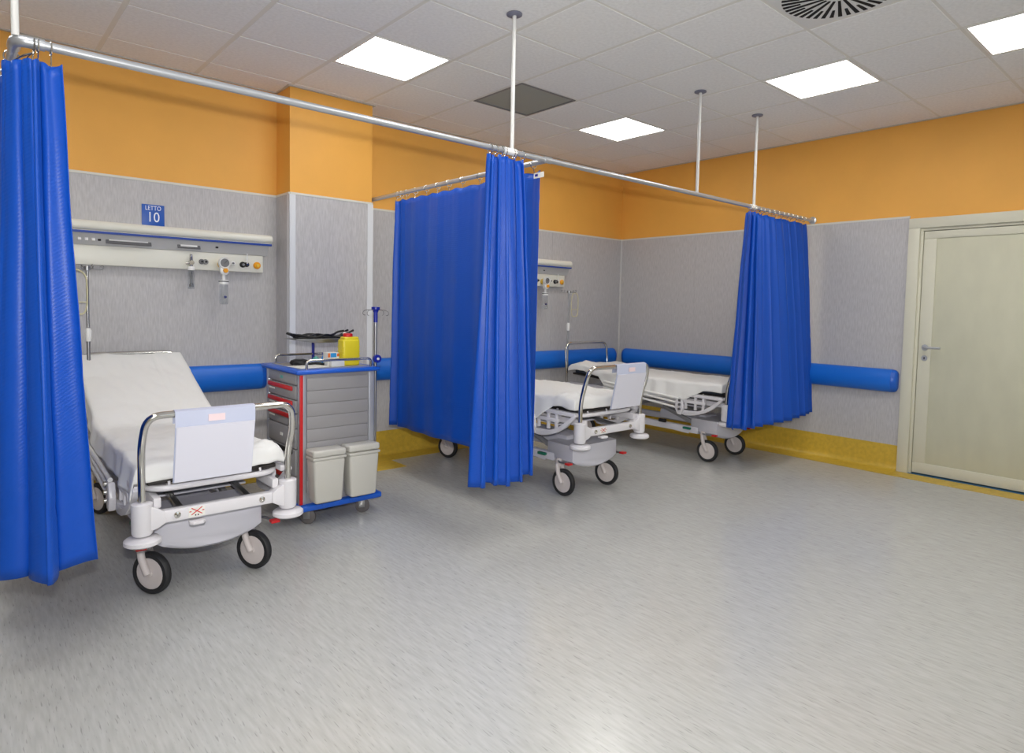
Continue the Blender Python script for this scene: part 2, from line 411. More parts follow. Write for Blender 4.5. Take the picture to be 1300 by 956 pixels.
lab = {(0, 0): 'square lit ceiling panel nearest the orange pilaster, leftmost of those in view',
       (4, 0): 'square lit ceiling panel nearest the far corner of the room, smallest in view',
       (4, -3): 'square lit ceiling panel above the door side curtain, between two others along the right',
       (4, -5): 'square lit ceiling panel cut by the right edge of the photo, over the door'}
proto = None
def cut_frame(bm, s, inner, z0, z1):
    for b4 in ((-s, s, -s, -inner), (-s, s, inner, s), (-s, -inner, -inner, inner), (inner, s, -inner, inner)):
        box(bm, b4[0], b4[1], b4[2], b4[3], z0, z1)
for k in LIGHTS:
    if proto is None:
        o = proto = empty('ceiling_light')
        bm = B(); cut_frame(bm, .287, .272, 2.998, 3.022); link('light_frame', bm, M_whitepl, o, smooth=False)
        link('diffuser_panel', box(B(), -.272, .272, -.272, .272, 3.003, 3.012), M_panel, o, smooth=False)
    else: o = copy_tree(proto)
    o.location = (.6*k[0]+.3, .6*k[1]+.3, 0)
    tag(o, lab.get(k, 'square lit ceiling panel behind the camera, same grid as the others'), 'ceiling light', 'lit ceiling panels')
v = tag(empty('ceiling_vent', (.6*2+.3, .3, 0)), 'dark grey square mesh vent in the ceiling between the two back lights', 'vent')
bm = B(); cut_frame(bm, .287, .272, 2.997, 3.02); link('vent_frame', bm, M_grey, v, smooth=False)
link('vent_mesh', box(B(), -.272, .272, -.272, .272, 3.004, 3.012), M_ventgrey, v, smooth=False)
def diffuser(k, label):
    d = tag(empty('swirl_diffuser', (.6*k[0]+.3, .6*k[1]+.3, 0)), label, 'air diffuser', 'swirl diffusers')
    link('diffuser_plate', box(B(), -.286, .286, -.286, .286, 2.998, 3.01), M_diff, d, smooth=False)
    me = None
    for i in range(40):
        a = 2*pi*i/40; long = i % 2 == 0
        bm = B(); r0 = .075 if long else .185
        prism(bm, [(r0, -.0065), (.272, -.0105), (.272, .0105), (r0, .0065)], 2.9955, 2.9985, 'XY')
        s = link('slot', bm, M_dark, d, smooth=False); s.rotation_euler = (0, 0, a+.05)
    link('centre_cap', lathe(B(), [(0, 2.99), (.03, 2.992), (.035, 2.999), (0, 2.999)], 20), M_diff, d)
diffuser(DIFF, 'round black slotted swirl diffuser in the ceiling at the top edge of the photo')

# ------------------------------------------------------------------ wall bumpers
def bumper(p0, p1, nrm, label):
    p0, p1, nrm = Vector(p0), Vector(p1), Vector(nrm); d = (p1-p0).normalized(); Ln = (p1-p0).length
    o = tag(empty('wall_bumper', p0), label, 'wall bumper', 'blue wall bumpers')
    def ring(bm, t, s):
        vs = []
        for k in range(13):
            a = -pi/2+pi*k/12
            vs.append(bm.verts.new(d*t+nrm*(.02+.062*cos(a)*s)+Vector((0, 0, .1*sin(a)*(.35+.65*s)))))
        vs.append(bm.verts.new(d*t+nrm*.001+Vector((0, 0, .09*(.35+.65*s))))); vs.append(bm.verts.new(d*t+nrm*.001-Vector((0, 0, .09*(.35+.65*s)))))
        return vs
    def sweep(name, st, m):
        bm = B(); R = [ring(bm, t, s) for t, s in st]; n = len(R[0])
        for A, C in zip(R, R[1:]):
            for k in range(n): bm.faces.new((A[k], A[(k+1) % n], C[(k+1) % n], C[k]))
        bm.faces.new(R[0]); bm.faces.new(R[-1][::-1]); return link(name, bm, m, o)
    sweep('bumper_rail', [(.046, 1), (Ln-.046, 1)], M_bump)
    sweep('end_cap', [(0, .45), (.006, .75), (.02, .93), (.045, 1.0)], M_bumpend); sweep('end_cap', [(Ln, .45), (Ln-.006, .75), (Ln-.02, .93), (Ln-.045, 1.0)], M_bumpend)
ZB = .785
bumper((-4.0, YB-T, ZB), (-.1, YB-T, ZB), (0, -1, 0), 'blue rounded wall bumper on the back wall behind the first bed')
bumper((.8, YB-T, ZB), (4.13, YB-T, ZB), (0, -1, 0), 'blue rounded wall bumper on the back wall between pilaster and far corner')
bumper((XR-T, 1.43, ZB), (XR-T, -1.60, ZB), (-1, 0, 0), 'blue rounded wall bumper along the right wall ending near the door')

# ------------------------------------------------------------------ curtain rails
RZ, RY, RR = 2.24, -.79, .016
BX1, BX0 = .72, -1.775
def rod(parent, x, y, z0, off=0):
    o = link('hanger_rod', tube(B(), [(x, y, z0), (x, y, 2.996)], .0115, 12), M_whitepole, parent)
    link('ceiling_flange', lathe(B(), [(0, 2.986), (.034, 2.986), (.044, 2.991), (.044, 2.998), (0, 2.998)], 24, 'Z', (x, y, 0)), M_flange, o)
    return o
main = tag(empty('curtain_rail', (0, 0, 0)), 'long aluminium curtain rail crossing the room in front of the beds on white ceiling rods', 'curtain rail')
link('rail_tube', tube(B(), [(BX0+.05, RY, RZ), (XR-.02, RY, RZ)], RR, 14), M_alu, main)
link('corner_elbow', tube(B(), fillet([(BX0+.08, RY, RZ), (BX0, RY, RZ), (BX0, RY+.09, RZ)], .06, 8), RR+.004, 14), M_alu, main)
for x in (.44, 3.13): link('rail_coupler', tube(B(), [(x-.06, RY, RZ), (x+.03, RY, RZ)], RR+.004, 14), M_whitepl, main)
link('rail_coupler', tube(B(), [(BX1-.03, RY, RZ), (BX1+.03, RY, RZ)], RR+.003, 14), M_alu, main)
link('wall_flange', lathe(B(), [(0, 0), (.035, 0), (.035, -.008), (.02, -.014), (.02, -.05), (0, -.05)], 20, 'X', (XR, RY, RZ)), M_alu, main)
for x in (BX0, .44, 3.13): rod(main, x, RY, RZ+.012)
rod(main, 2.285, RY, RZ+.013)
def branch(x, ye, label):
    r = tag(empty('branch_rail', (x, 0, 0)), label, 'curtain rail', 'short branch rails')
    link('rail_tube', tube(B(), [(0, RY+.014 if x > 0 else RY+.09, RZ), (0, ye-.005, RZ)], RR, 12), M_alu, r)
    link('wall_flange', lathe(B(), [(0, 0), (.03, 0), (.03, -.008), (.02, -.014), (0, -.014)], 20, 'Y', (0, ye, RZ)), M_alu, r)
branch(BX1, YB, 'short aluminium rail beside the pilaster carrying the wide flat curtain')
branch(BX0, YB, 'short aluminium rail at the left edge carrying the nearest curtain')

# ------------------------------------------------------------------ curtains
def lerp_poly(P, u):
    n = len(P)-1; t = min(max(u, 0), 1)*n; i = min(int(t), n-1); f = t-i
    return (P[i][0]*(1-f)+P[i+1][0]*f, P[i][1]*(1-f)+P[i+1][1]*f)
def smooth_poly(P, u, w=.03):
    a = [lerp_poly(P, u+w*k) for k in (-2, -1, 0, 1, 2)]; ww = (1, 2, 3, 2, 1)
    return (sum(p[0]*q for p, q in zip(a, ww))/9, sum(p[1]*q for p, q in zip(a, ww))/9)
def curtain(label, top, bot, folds, amp, zt=2.195, zb=.385, rings=8, seed=0, zbf=None, creases=(2.0, 1.1, .62), nrow=44, ring_pts=None, phase=None, ampf=None, round_=.35, pw=.8):
    rnd = random.Random(seed)
    o = tag(empty('privacy_curtain', (0, 0, 0)), label, 'curtain', 'blue privacy curtains')
    nu = max(140, int(folds*18)); bm = B(); G = []
    ph0 = rnd.uniform(0, 6)
    for j in range(nrow+1):
        t = j/nrow; row = []
        for i in range(nu+1):
            u = i/nu
            tp, bp_ = smooth_poly(top, u), smooth_poly(bot, u)
            tt = t**pw
            x = tp[0]*(1-tt)+bp_[0]*tt; y = tp[1]*(1-tt)+bp_[1]*tt
            e = .01
            p1 = smooth_poly(bot, min(1, u+e)); p0 = smooth_poly(bot, max(0, u-e)); dx, dy = p1[0]-p0[0], p1[1]-p0[1]
            ln = math.hypot(dx, dy) or 1; tx, ty = dx/ln, dy/ln; nx, ny = -ty, tx
            ph = (phase(u) if phase else u*folds)*2*pi+ph0
            ph += .35*noise.noise((u*folds*.5, t*1.6, seed))
            am = amp*(.55+.55*t)*(1+.45*noise.noise((u*folds*.7, seed*3.1, .5)))*(ampf(u) if ampf else 1)
            s = am*(sin(ph)+.25*sin(2.3*ph+seed)*(1-t*.6)+.16*sin(5.1*ph+1)*max(0, 1-t*3))
            al = am*round_*sin(2*ph)
            s += .006*noise.noise((u*9+seed, t*5, 2))
            z_b = zb+(zbf(u) if zbf else 0); z = zt+(z_b-zt)*t
            z -= .010*(1-t)**14*(.5-.5*cos(u*2*pi*rings))
            for zc in creases: s += .0035*math.exp(-((z-zc)/.012)**2)
            row.append(bm.verts.new((x+nx*s+tx*al, y+ny*s+ty*al, z+(.004*noise.noise((u*6, seed, 7)) if j == nrow else 0))))
        G.append(row)
    for j in range(nrow):
        for i in range(nu): bm.faces.new((G[j][i], G[j][i+1], G[j+1][i+1], G[j+1][i]))
    hem = [[v.co.copy() for v in G[nrow-1-k]] for k in range(0, 1)]
    tops = [v.co.copy() for v in G[0]]
    c = link('curtain_fabric', bm, M_curtain, o, angle=180)
    sm = c.modifiers.new('thick', 'SOLIDIFY'); sm.thickness = .0022; sm.offset = 0
    for k in range(rings):
        u = (k+.5)/rings; p = tops[int(u*nu)]; rp = ring_pts(p) if ring_pts else (p.x, RY, None)
        cx, cy, ax = rp
        bm = B(); pts = []
        for q in range(16):
            a = 2*pi*q/16
            if ax == 'y': pts.append((cx+.023*cos(a), cy, RZ-.007+.023*sin(a)))
            else: pts.append((cx, cy+.023*cos(a), RZ-.007+.023*sin(a)))
        tube(bm, pts, .0028, 6, closed=True)
        tube(bm, fillet([(cx, cy, RZ-.030), (cx*.5+p.x*.5, cy*.5+p.y*.5, RZ-.042), (p.x, p.y, zt-.012)], .01, 3), .0022, 6)
        link('curtain_ring', bm, M_chrome, o)
    return o
# near left curtain, gathered round the corner of the rail
curtain('blue curtain gathered at the left edge of the photo, nearest and largest',
        [(-1.79, .30), (-1.79, .05), (-1.785, -.25), (-1.79, -.55), (-1.785, -.76), (-1.73, -.80), (-1.658, -.79)],
        [(-1.86, .34), (-1.85, .05), (-1.84, -.25), (-1.85, -.55), (-1.83, -.80), (-1.72, -.86), (-1.585, -.74)],
        5.5, .04, zb=.385, rings=14, seed=3, zt=2.185, pw=1.35,
        ring_pts=lambda p: (BX0, p.y, 'y') if p.y > -.68 else (max(p.x, BX0+.05), RY, None),
        zbf=lambda u: .012*sin(u*20))
curtain('wide flat blue curtain running from the pilaster to the long rail',
        [(BX1, .93), (BX1, .80), (BX1, .45), (BX1, .1), (BX1, -.35), (BX1, -.76)],
        [(BX1, .97), (BX1, .82), (BX1-.02, .45), (BX1-.01, .1), (BX1, -.35), (BX1+.01, -.74)],
        7, .014, zb=.395, rings=12, seed=5, zt=2.19,
        ring_pts=lambda p: (BX1, p.y, 'y'), creases=(2.03, 1.72, 1.12, .60),
        ampf=lambda u: 1.0+1.4*math.exp(-(u/.09)**2)-.62*math.exp(-((u-.45)/.26)**4)+.6*math.exp(-((u-1)/.08)**2), round_=.1)
curtain('narrow blue curtain gathered in deep folds on the long rail below the middle rod',
        [(.275, RY), (.35, RY), (.44, RY), (.54, RY)], [(.20, RY-.01), (.34, RY-.03), (.5, RY-.02), (.655, RY)],
        5, .05, zb=.365, rings=7, seed=11, zt=2.205, zbf=lambda u: .015*sin(u*9), creases=(.58,), round_=.45)
curtain('blue curtain at the far right end of the long rail, beside the door wall',
        [(3.04, RY), (3.2, RY), (3.5, RY), (3.8, RY), (4.10, RY)], [(2.83, RY-.03), (3.10, RY-.12), (3.5, RY-.16), (3.9, RY-.12), (4.20, RY-.08)],
        10, .036, zb=.40, rings=14, seed=23, zt=2.195, creases=(1.72, 1.15), zbf=lambda u: .02*u,
        phase=lambda u: u*11-1.2*u*u, ampf=lambda u: .75+.9*math.exp(-(u/.3)**2))
# printed label on the near end of the flat curtain
lb = tag(empty('curtain_label', (0, 0, 0)), 'small white printed label at the top corner of the wide flat curtain', 'label')
link('label_card', box(B(), BX1-.024, BX1-.022, -.785, -.70, 2.14, 2.172), M_paper, lb, smooth=False)
link('label_print', box(B(), BX1-.0252, BX1-.024, -.735, -.71, 2.15, 2.164), M_navy, lb, smooth=False)

# ------------------------------------------------------------------ bedhead units
def headwall(x0, x1, label, first):
    y = YB-T; o = tag(empty('bedhead_unit', (x1, y, 0)), label, 'wall unit', 'cream bedhead service units'); L = x0-x1
    bm = B()  # top light cover, rounded
    pr = []
    for k in range(11):
        a = radians(-60+k*18); pr.append((-.085-.036*cos(a), 1.846+.034*sin(a)))
    pr += [(-.001, 1.88), (-.001, 1.815)]
    prism(bm, pr, L, 0); link('light_cover', bm, M_headwall, o)
    link('blue_stripe', box(B(), L, -.004, -.116, -.10, 1.796, 1.811), M_stripe, o, smooth=False)
    link('upper_shelf', prism(B(), [(-.001, 1.815), (-.105, 1.815), (-.108, 1.799), (-.098, 1.797), (-.001, 1.80)], L, -.006), M_headwall, o, smooth=False)
    link('socket_face', prism(B(), [(-.001, 1.80), (-.098, 1.797), (-.06, 1.722), (-.001, 1.722)], L, -.02), M_headwall2, o, smooth=False)
    link('lower_duct', box(B(), L, -.05, -.055, -.001, 1.592, 1.722, .004), M_headwall, o)
    # details on the sloping face
    def onface(x, s, w, h, m, name, d=.003):
        t = .038/.084; py = -.098+.038*s; pz = 1.797-.075*s
        bm = B(); box(bm, x-w/2, x+w/2, py-d, py+d, pz-h/2, pz+h/2, rot=(Vector((x, py, pz)), -.469, 'X')); return link(name, bm, m, o, smooth=False)
    for i in range(3): onface(-1.24+.038*i, .45, .018, .034, M_whitepl, 'call_button')
    onface(-1.13, .5, .018, .018, M_black, 'call_socket')
    onface(-.96, .5, .27, .05, mat('socket_recess_grey', (96, 96, 98), .6), 'socket_recess', .003); onface(-.96, .5, .23, .010, M_whitepl, 'socket_strip', .005)
    onface(-.585, .5, .15, .046, mat('socket_recess_grey', (96, 96, 98), .6), 'socket_recess', .003); onface(-.585, .5, .11, .022, M_whitepl, 'socket_strip', .005)
    onface(-.395, .45, .018, .018, M_black, 'call_socket')
    # gas outlets on the duct
    def outlet(x, z, r, m, name='gas_outlet', m2=None):
        p = link(name, lathe(B(), [(0, -.054), (r, -.054), (r, -.066), (r*.75, -.072), (0, -.072)], 18, 'Y', (x, 0, z)), m, o)
        link('outlet_core', lathe(B(), [(0, -.071), (r*.45, -.071), (r*.4, -.082), (0, -.082)], 12, 'Y', (x, 0, z)), m2 or M_black, p)
    outlet(-.495, 1.652, .019, M_grey); outlet(-.468, 1.652, .019, M_steel)
    outlet(-.278, 1.652, .017, M_whitepl, m2=M_grey); outlet(-.205, 1.646, .022, M_black, m2=M_steel); outlet(-.175, 1.648, .018, M_black, m2=M_chrome)
    outlet(-.098, 1.645, .027, M_amber, m2=M_yelring)
    link('outlet_pin', tube(B(), [(-.178, -.078, 1.655), (-.178, -.08, 1.73)], .005, 8), M_whitepl, o)
    return o
headwall(-1.80, -.085, 'cream bedhead service unit over the first bed, left of the pilaster', True)
headwall(1.55, 3.25, 'cream bedhead service unit over the far beds, mostly hidden by curtains', False)
def flowmeter(x, label):
    y = YB-T-.075; o = tag(empty('oxygen_flowmeter', (x, y, 0)), label, 'flowmeter', 'oxygen flowmeters with clear bottles')
    bm = B(); lathe(bm, [(0, .03), (.018, .03), (.02, 0), (.016, -.02), (0, -.02)], 16, 'Y', (0, 0, 1.64)); lathe(bm, [(0, 1.70), (.009, 1.70), (.012, 1.67), (.012, 1.615), (.018, 1.61), (0, 1.61)], 16)
    cyl(bm, (-.035, 0, 1.635), (-.01, 0, 1.635), .009)
    link('meter_body', bm, M_chrome, o)
    link('bottle_cap', lathe(B(), [(0, 1.612), (.02, 1.612), (.024, 1.605), (.024, 1.585), (0, 1.583)], 20), M_whitepl, o)
    link('humidifier_bottle', lathe(B(), [(0, 1.584), (.019, 1.583), (.023, 1.56), (.022, 1.50), (.024, 1.48), (.021, 1.452), (0, 1.45)], 20), M_clear, o)
    link('inner_tube', lathe(B(), [(0, 1.57), (.006, 1.57), (.006, 1.49), (.012, 1.485), (.012, 1.465), (0, 1.465)], 12), M_steel, o)
def gauge(x, label):
    y = YB-T-.10; o = tag(empty('suction_gauge', (x, y, 0)), label, 'gauge', 'suction gauges with collection jars')
    link('mounting_collar', lathe(B(), [(0, .05), (.03, .05), (.034, .03), (.028, .0), (0, 0)], 20, 'Y', (0, 0, 1.64)), M_yelring, o)
    g = link('dial_case', lathe(B(), [(0, .0), (.040, .0), (.043, -.01), (.043, -.03), (.038, -.036), (.034, -.032), (0, -.032)], 28, 'Y', (0, 0, 1.648)), M_whitepl, o)
    link('dial_face', lathe(B(), [(0, -.0325), (.031, -.0325), (.031, -.0335), (0, -.0335)], 24, 'Y', (0, 0, 1.648)), M_grey, g)
    link('needle', box(B(), -.001, .001, -.036, -.034, 1.642, 1.675, rot=(Vector((0, -.035, 1.648)), .7, 'Y')), M_black, g, smooth=False)
    bm = B(); prism(bm, [(-.03, 1.63), (.03, 1.63), (.028, 1.575), (.014, 1.56), (-.014, 1.56), (-.028, 1.575)], -.03, .01, 'XZ', .004); link('regulator_body', bm, M_whitepl, o)
    link('control_knob', lathe(B(), [(0, -.028), (.017, -.028), (.016, -.045), (0, -.046)], 16, 'Y', (.004, 0, 1.592)), M_amber, o)
    bm = B(); lathe(bm, [(0, 1.562), (.012, 1.562), (.012, 1.525), (.028, 1.522), (0, 1.52)], 16); link('neck', bm, M_whitepl, o)
    link('jar_lid', lathe(B(), [(0, 1.522), (.033, 1.522), (.034, 1.516), (.034, 1.492), (0, 1.49)], 24), M_whitepl, o)
    link('lid_ring', lathe(B(), [(0, 1.516), (.0352, 1.516), (.0352, 1.510), (0, 1.510)], 24), M_black, o)
    link('collection_jar', lathe(B(), [(0, 1.491), (.030, 1.491), (.0305, 1.36), (.027, 1.345), (0, 1.343)], 24), M_clear, o)
    link('float_marker', lathe(B(), [(0, 1.41), (.008, 1.405), (.008, 1.392), (0, 1.388)], 12, 'Z', (.008, -.005, 0)), M_navy, o)
flowmeter(-.655, 'chrome oxygen flowmeter with clear bottle over the first bed')
gauge(-.44, 'round white suction gauge with clear jar over the first bed')
flowmeter(2.60, 'chrome oxygen flowmeter behind the curtain on the far bedhead unit')
gauge(2.86, 'round white suction gauge beside the curtain on the far bedhead unit')
sg = tag(empty('bed_number_sign', (-.88, YB-T, 1.955)), 'small blue bed number sign on the grey wall above the first bedhead unit', 'sign')
link('sign_plate', box(B(), -.071, .071, -.006, 0, -.073, .078, .002), M_sign, sg)
text_obj('sign_word', 'LETTO', .043, (0, -.0068, .052), (pi/2, 0, 0), M_signtext, sg, sx=.78)
text_obj('sign_number', '10', .098, (0, -.0068, -.012), (pi/2, 0, 0), M_signtext, sg, sx=.85)

# ------------------------------------------------------------------ hospital beds
def caster(parent, x, y, ang):
    """swivel caster: wheel touches z=0 under (x,y); ang turns the fork"""
    o = empty('caster', (x, y, 0), ang, parent)
    R_ = .1
    prof = [(.074, -.017), (.092, -.018), (.098, -.012), (.1, 0), (.098, .012), (.092, .018), (.074, .017)]
    bm = B(); rings = []
    for k in range(28):
        a = 2*pi*k/28; rings.append([bm.verts.new((h, r*cos(a), R_+r*sin(a))) for r, h in prof])
    n = len(prof)
    for k in range(28):
        A, C = rings[k], rings[(k+1) % 28]
        for i in range(n): bm.faces.new((A[i], A[(i+1) % n], C[(i+1) % n], C[i]))
    link('tyre', bm, M_tyre, o)
    link('hub', lathe(B(), [(0, -.021), (.012, -.021), (.014, -.015), (.045, -.011), (.068, -.016), (.076, -.013), (.076, .013), (.068, .016), (.045, .011), (.014, .015), (.012, .021), (0, .021)], 28, 'X', (0, 0, R_)), M_hub, o)
    bm = B()
    for s in (-1, 1):
        tube(bm, fillet([(s*.028, 0, R_), (s*.028, .03, R_+.06), (s*.022, .045, R_+.125), (s*.004, .05, R_+.135)], .03, 4), .0165, 10)
    lathe(bm, [(0, R_+.11), (.022, R_+.115), (.026, R_+.14), (.02, R_+.17), (0, R_+.17)], 16, 'Z', (0, .048, 0))
    link('fork', bm, M_hub, o)
    return o
def bed(label, ox, oy, W, dz, back, docs, track=.234, cas=(0, 0, 0, 0), y_w=.23, y_r=1.68, head_z=.90, siderail=True):
    o = tag(empty('hospital_bed', (ox, oy, 0)), label, 'bed', 'wheeled hospital beds')
    L = 1.92
    # chrome foot hoop, leaning out at the top
    def hoop(y, s, ztop, z0):
        z1 = ztop
        pts = [(-W, y, z0), (-W, y, z0+.17), (-W-.008, y+s*.045, z0+.30), (-W+.01, y+s*.07, z1), (W-.01, y+s*.07, z1), (W+.008, y+s*.045, z0+.30), (W, y, z0+.17), (W, y, z0)]
        return fillet(pts, [.08, .08, .11, .11, .08, .08], 7)
    link('foot_hoop', tube(B(), hoop(0, -1, .885+dz, .47+dz), .0155, 14), M_chrome, o)
    hp = hoop(L, 1 if not back else .3, head_z+dz, .47+dz)
    link('head_hoop', tube(B(), hp, .0145, 14), M_chrome, o)
    for yy, s in ((0, -1), (L, 1)):
        nm = 'foot' if yy == 0 else 'head'
        bm = B()
        poly = [(-W+.01, .40), (W-.01, .40), (W-.01, .457), (-W+.01, .457)]
        box(bm, -W+.02, W-.02, yy-.022, yy+.022, .402+dz, .456+dz, .006)
        bar = link(nm+'_crossbar', bm, M_bedwhite, o)
        for sx in (-1, 1):
            bm = B(); lathe(bm, [(0, .362+dz), (.036, .364+dz), (.042, .375+dz), (.042, .50+dz), (.034, .505+dz), (0, .505+dz)], 20, 'Z', (sx*W, yy, 0))
            prism(bm, [(sx*W, .372+dz), (sx*(W-.055), .388+dz), (sx*(W-.085), .405+dz), (sx*(W-.085), .453+dz), (sx*(W-.055), .475+dz), (sx*W, .498+dz)], yy-.03, yy+.03, 'XZ', .004)
            link('corner_casting', bm, M_bedwhite, o)
            link('buffer_disc', lathe(B(), [(0, .322+dz), (.06, .322+dz), (.072, .330+dz), (.072, .345+dz), (.064, .352+dz), (.02, .356+dz), (0, .362+dz)], 28, 'Z', (sx*W, yy-.005*(-s), 0)), M_bedwhite, o)
            if yy == 0:
                link('screw_head', lathe(B(), [(0, -.0215), (.015, -.0215), (.014, -.027), (.005, -.029), (0, -.026)], 14, 'Y', (sx*W*.58, 0, .43+dz)), M_chrome, bar)
    # warning sticker on the foot crossbar
    sx0 = -W*.33; st = link('warning_sticker', box(B(), sx0-.034, sx0+.034, -.0232, -.0218, .408+dz, .45+dz), M_paper, o, smooth=False)
    bm = B()
    for a in (.6, -.6): box(bm, sx0-.027, sx0+.027, -.0242-.0003*(a > 0), -.0232, .4312+dz, .4348+dz, rot=(Vector((sx0, -.0237, .433+dz)), a, 'Y'))
    box(bm, sx0+.022, sx0+.031, -.0242, -.0232, .431+dz, .435+dz); box(bm, sx0-.031, sx0-.022, -.0242, -.0232, .431+dz, .435+dz)
    link('red_cross_mark', bm, M_red, st, smooth=False)
    bm = B(); box(bm, sx0-.008, sx0-.003, -.0242, -.0232, .412+dz, .418+dz); box(bm, sx0+.003, sx0+.008, -.0242, -.0232, .412+dz, .418+dz); link('black_mark', bm, M_black, st, smooth=False)
    link('pull_tab', prism(B(), [(-.028, .01), (.028, .01), (.034, -.03), (.02, -.045), (-.02, -.045), (-.034, -.03)], .378+dz, .392+dz, 'XY', .003), M_bedwhite, o).location = (sx0+.0, -.005, 0)
    # white tube that runs round the foot of the mattress platform
    R2 = [(-W+.03, .50, .54+dz), (-W+.03, .035, .54+dz), (W-.03, .035, .54+dz), (W-.03, .50, .54+dz)]
    link('foot_guard_rail', tube(B(), fillet(R2, .11, 8), .014, 12), M_bedwhite, o)
    bm = B()
    for x in (-.2, 0, .2): cyl(bm, (x, .04, .54+dz), (x, .05, .567+dz), .006, 8)
    for sx in (-1, 1): cyl(bm, (sx*(W-.03), .25, .54+dz), (sx*(W-.03), .25, .57+dz), .008, 8)
    link('guard_stud', bm, M_bedwhite, o)
    # platform sections
    hw = W-.035
    bm = B(); box(bm, -hw, hw, .06, .55, .556+dz, .574+dz, .004); link('platform_section', bm, M_darkgrey, o)
    bm = B(); box(bm, -hw, hw, .56, 1.02, .556+dz, .574+dz, .004); link('platform_section', bm, M_darkgrey, o)
    bm = B(); box(bm, -hw, hw, 1.04, L-.06, .556+dz, .574+dz, .004, rot=(Vector((0, 1.04, .565+dz)), back, 'X')); link('backrest_section', bm, M_darkgrey, o)
    bm = B()
    for sx in (-1, 1):
        box(bm, sx*(W-.06)-.015, sx*(W-.06)+.015, 0, L, .468+dz, .512+dz, .004)
        for yy in (.25, .8, 1.3): box(bm, sx*(W-.06)-.012, sx*(W-.06)+.012, yy-.02, yy+.02, .505+dz, .556+dz)
    for yy in (.3, 1.0, 1.6): box(bm, -W+.06, W-.06, yy-.02, yy+.02, .47+dz, .51+dz, .003)
    link('upper_frame', bm, M_bedwhite, o)
    bm = B()
    for sx in (-1, 1): cyl(bm, (sx*.2, 1.15, .50+dz), (sx*.2, 1.35, .56+dz+.3*sin(back)), .01, 8)
    link('backrest_strut', bm, M_steel, o)
    # crescent side guards at the foot end
    for sx in (-1, 1):
        bm = B(); pts = []
        A = [(.015, .585), (.05, .545), (.12, .485), (.20, .44), (.30, .408), (.38, .398), (.43, .402), (.455, .42), (.452, .45)]
        top = [(.43, .448), (.37, .438), (.28, .443), (.2, .474), (.12, .518), (.065, .565), (.035, .598)]
        prism(bm, [(a, b+dz-.035) for a, b in A+top], sx*(W+.005), sx*(W+.03), 'YZ', .004)
        g = link('crescent_guard', bm, M_bedwhite, o)
        bm = B(); box(bm, min(sx*(W-.02), sx*(W+.022)), max(sx*(W-.02), sx*(W+.022)), .04, .36, .535+dz, .565+dz, .005)
        box(bm, min(sx*(W-.005), sx*(W+.02)), max(sx*(W-.005), sx*(W+.02)), .20, .45, .475+dz, .505+dz, .005)
        for yy in (.22, .30, .40): box(bm, min(sx*(W-.0), sx*(W+.018)), max(sx*(W-.0), sx*(W+.018)), yy-.012, yy+.012, .42+dz, .54+dz, .003)
        link('guard_arm', bm, M_bedwhite, o)
        # folded side rail: three tubes with end brackets
        rr = B(); q = W+.045
        for k, (za, zb_) in enumerate(((.53, .575), (.49, .545), (.445, .51))):
            tube(rr, [(sx*q, .45, za+dz-.02), (sx*q, 1.35, zb_+dz)], .011, 10)
        sr = link('folded_side_rail', rr, M_whitepl, o)
        bm = B()
        for yy in (.44, 1.35): prism(bm, [(yy-.02, .365+dz), (yy+.02, .37+dz), (yy+.045, .42+dz), (yy+.04, .50+dz), (yy-.02, .505+dz), (yy-.045, .43+dz)], sx*(W+.028), sx*(W+.06), 'YZ', .008)
        link('rail_bracket', bm, M_bedwhite, sr)
        bm = B()
        for k in range(3): lathe(bm, [(0, 0), (.012, 0), (.013, .012), (0, .016)], 12, 'X', (sx*(W+.06) if sx > 0 else sx*(W+.06)-.016, .43, .42+dz+.04*k))
        link('bracket_knob', bm, M_steel, sr)
    # chassis: cowls over the wheel axles, beams, lifting arms
    for yy, s in ((y_w, 1), (y_r, -1)):
        bm = B(); n = 14; rows = []
        for (yo, sc_) in ((-.10, .90), (-.085, 1.0), (.17, 1.0), (.19, .92)):
            row = []
            for i in range(n+1):
                x = (-1+2*i/n); zb_ = .262-.062*(1-x*x)**.8
                row.append((x*.24*sc_, yy+s*yo, zb_+(1-sc_)*.12))
            rows.append([bm.verts.new((-.24*sc_, yy+s*yo, .375))]+[bm.verts.new(p) for p in row]+[bm.verts.new((.24*sc_, yy+s*yo, .375))])
        for A, C in zip(rows, rows[1:]):
            for i in range(len(A)): bm.faces.new((A[i], A[(i+1) % len(A)], C[(i+1) % len(A)], C[i]))
        bm.faces.new(rows[0]); bm.faces.new(rows[-1][::-1])
        link('chassis_cowl', bm, M_cowl, o, angle=50)
    bm = B()
    for sx in (-1, 1):
        box(bm, sx*.22-.025, sx*.22+.025, y_w+.1, y_r-.1, .235, .295, .01)
        box(bm, sx*.235-.006, sx*.235+.006, y_w+.2, y_w+.75, .225, .27, .003, rot=(Vector((sx*.235, y_w+.2, .24)), .06, 'X'))
    link('chassis_beam', bm, M_cowl, o)
    for sx in (-1, 1):
        link('lifting_arm', box(B(), sx*.17-.014, sx*.17+.014, .30, .78, .34, .375, .006, rot=(Vector((sx*.17, .54, .36)), .32, 'X')), M_bedgrey, o)
        link('lifting_arm', box(B(), sx*.17-.014, sx*.17+.014, 1.1, 1.55, .34, .375, .006, rot=(Vector((sx*.17, 1.32, .36)), -.32, 'X')), M_bedgrey, o)
        bm = B(); box(bm, sx*.15-.014, sx*.15+.014, .05, .34, .44+dz, .462+dz, .004, rot=(Vector((sx*.15, .3, .45+dz)), .1, 'X')); link('brace', bm, M_steel, o)
    link('motor_housing', box(B(), -.10, .10, .34, .86, .30, .37+dz*.5, .02), M_cowl, o)
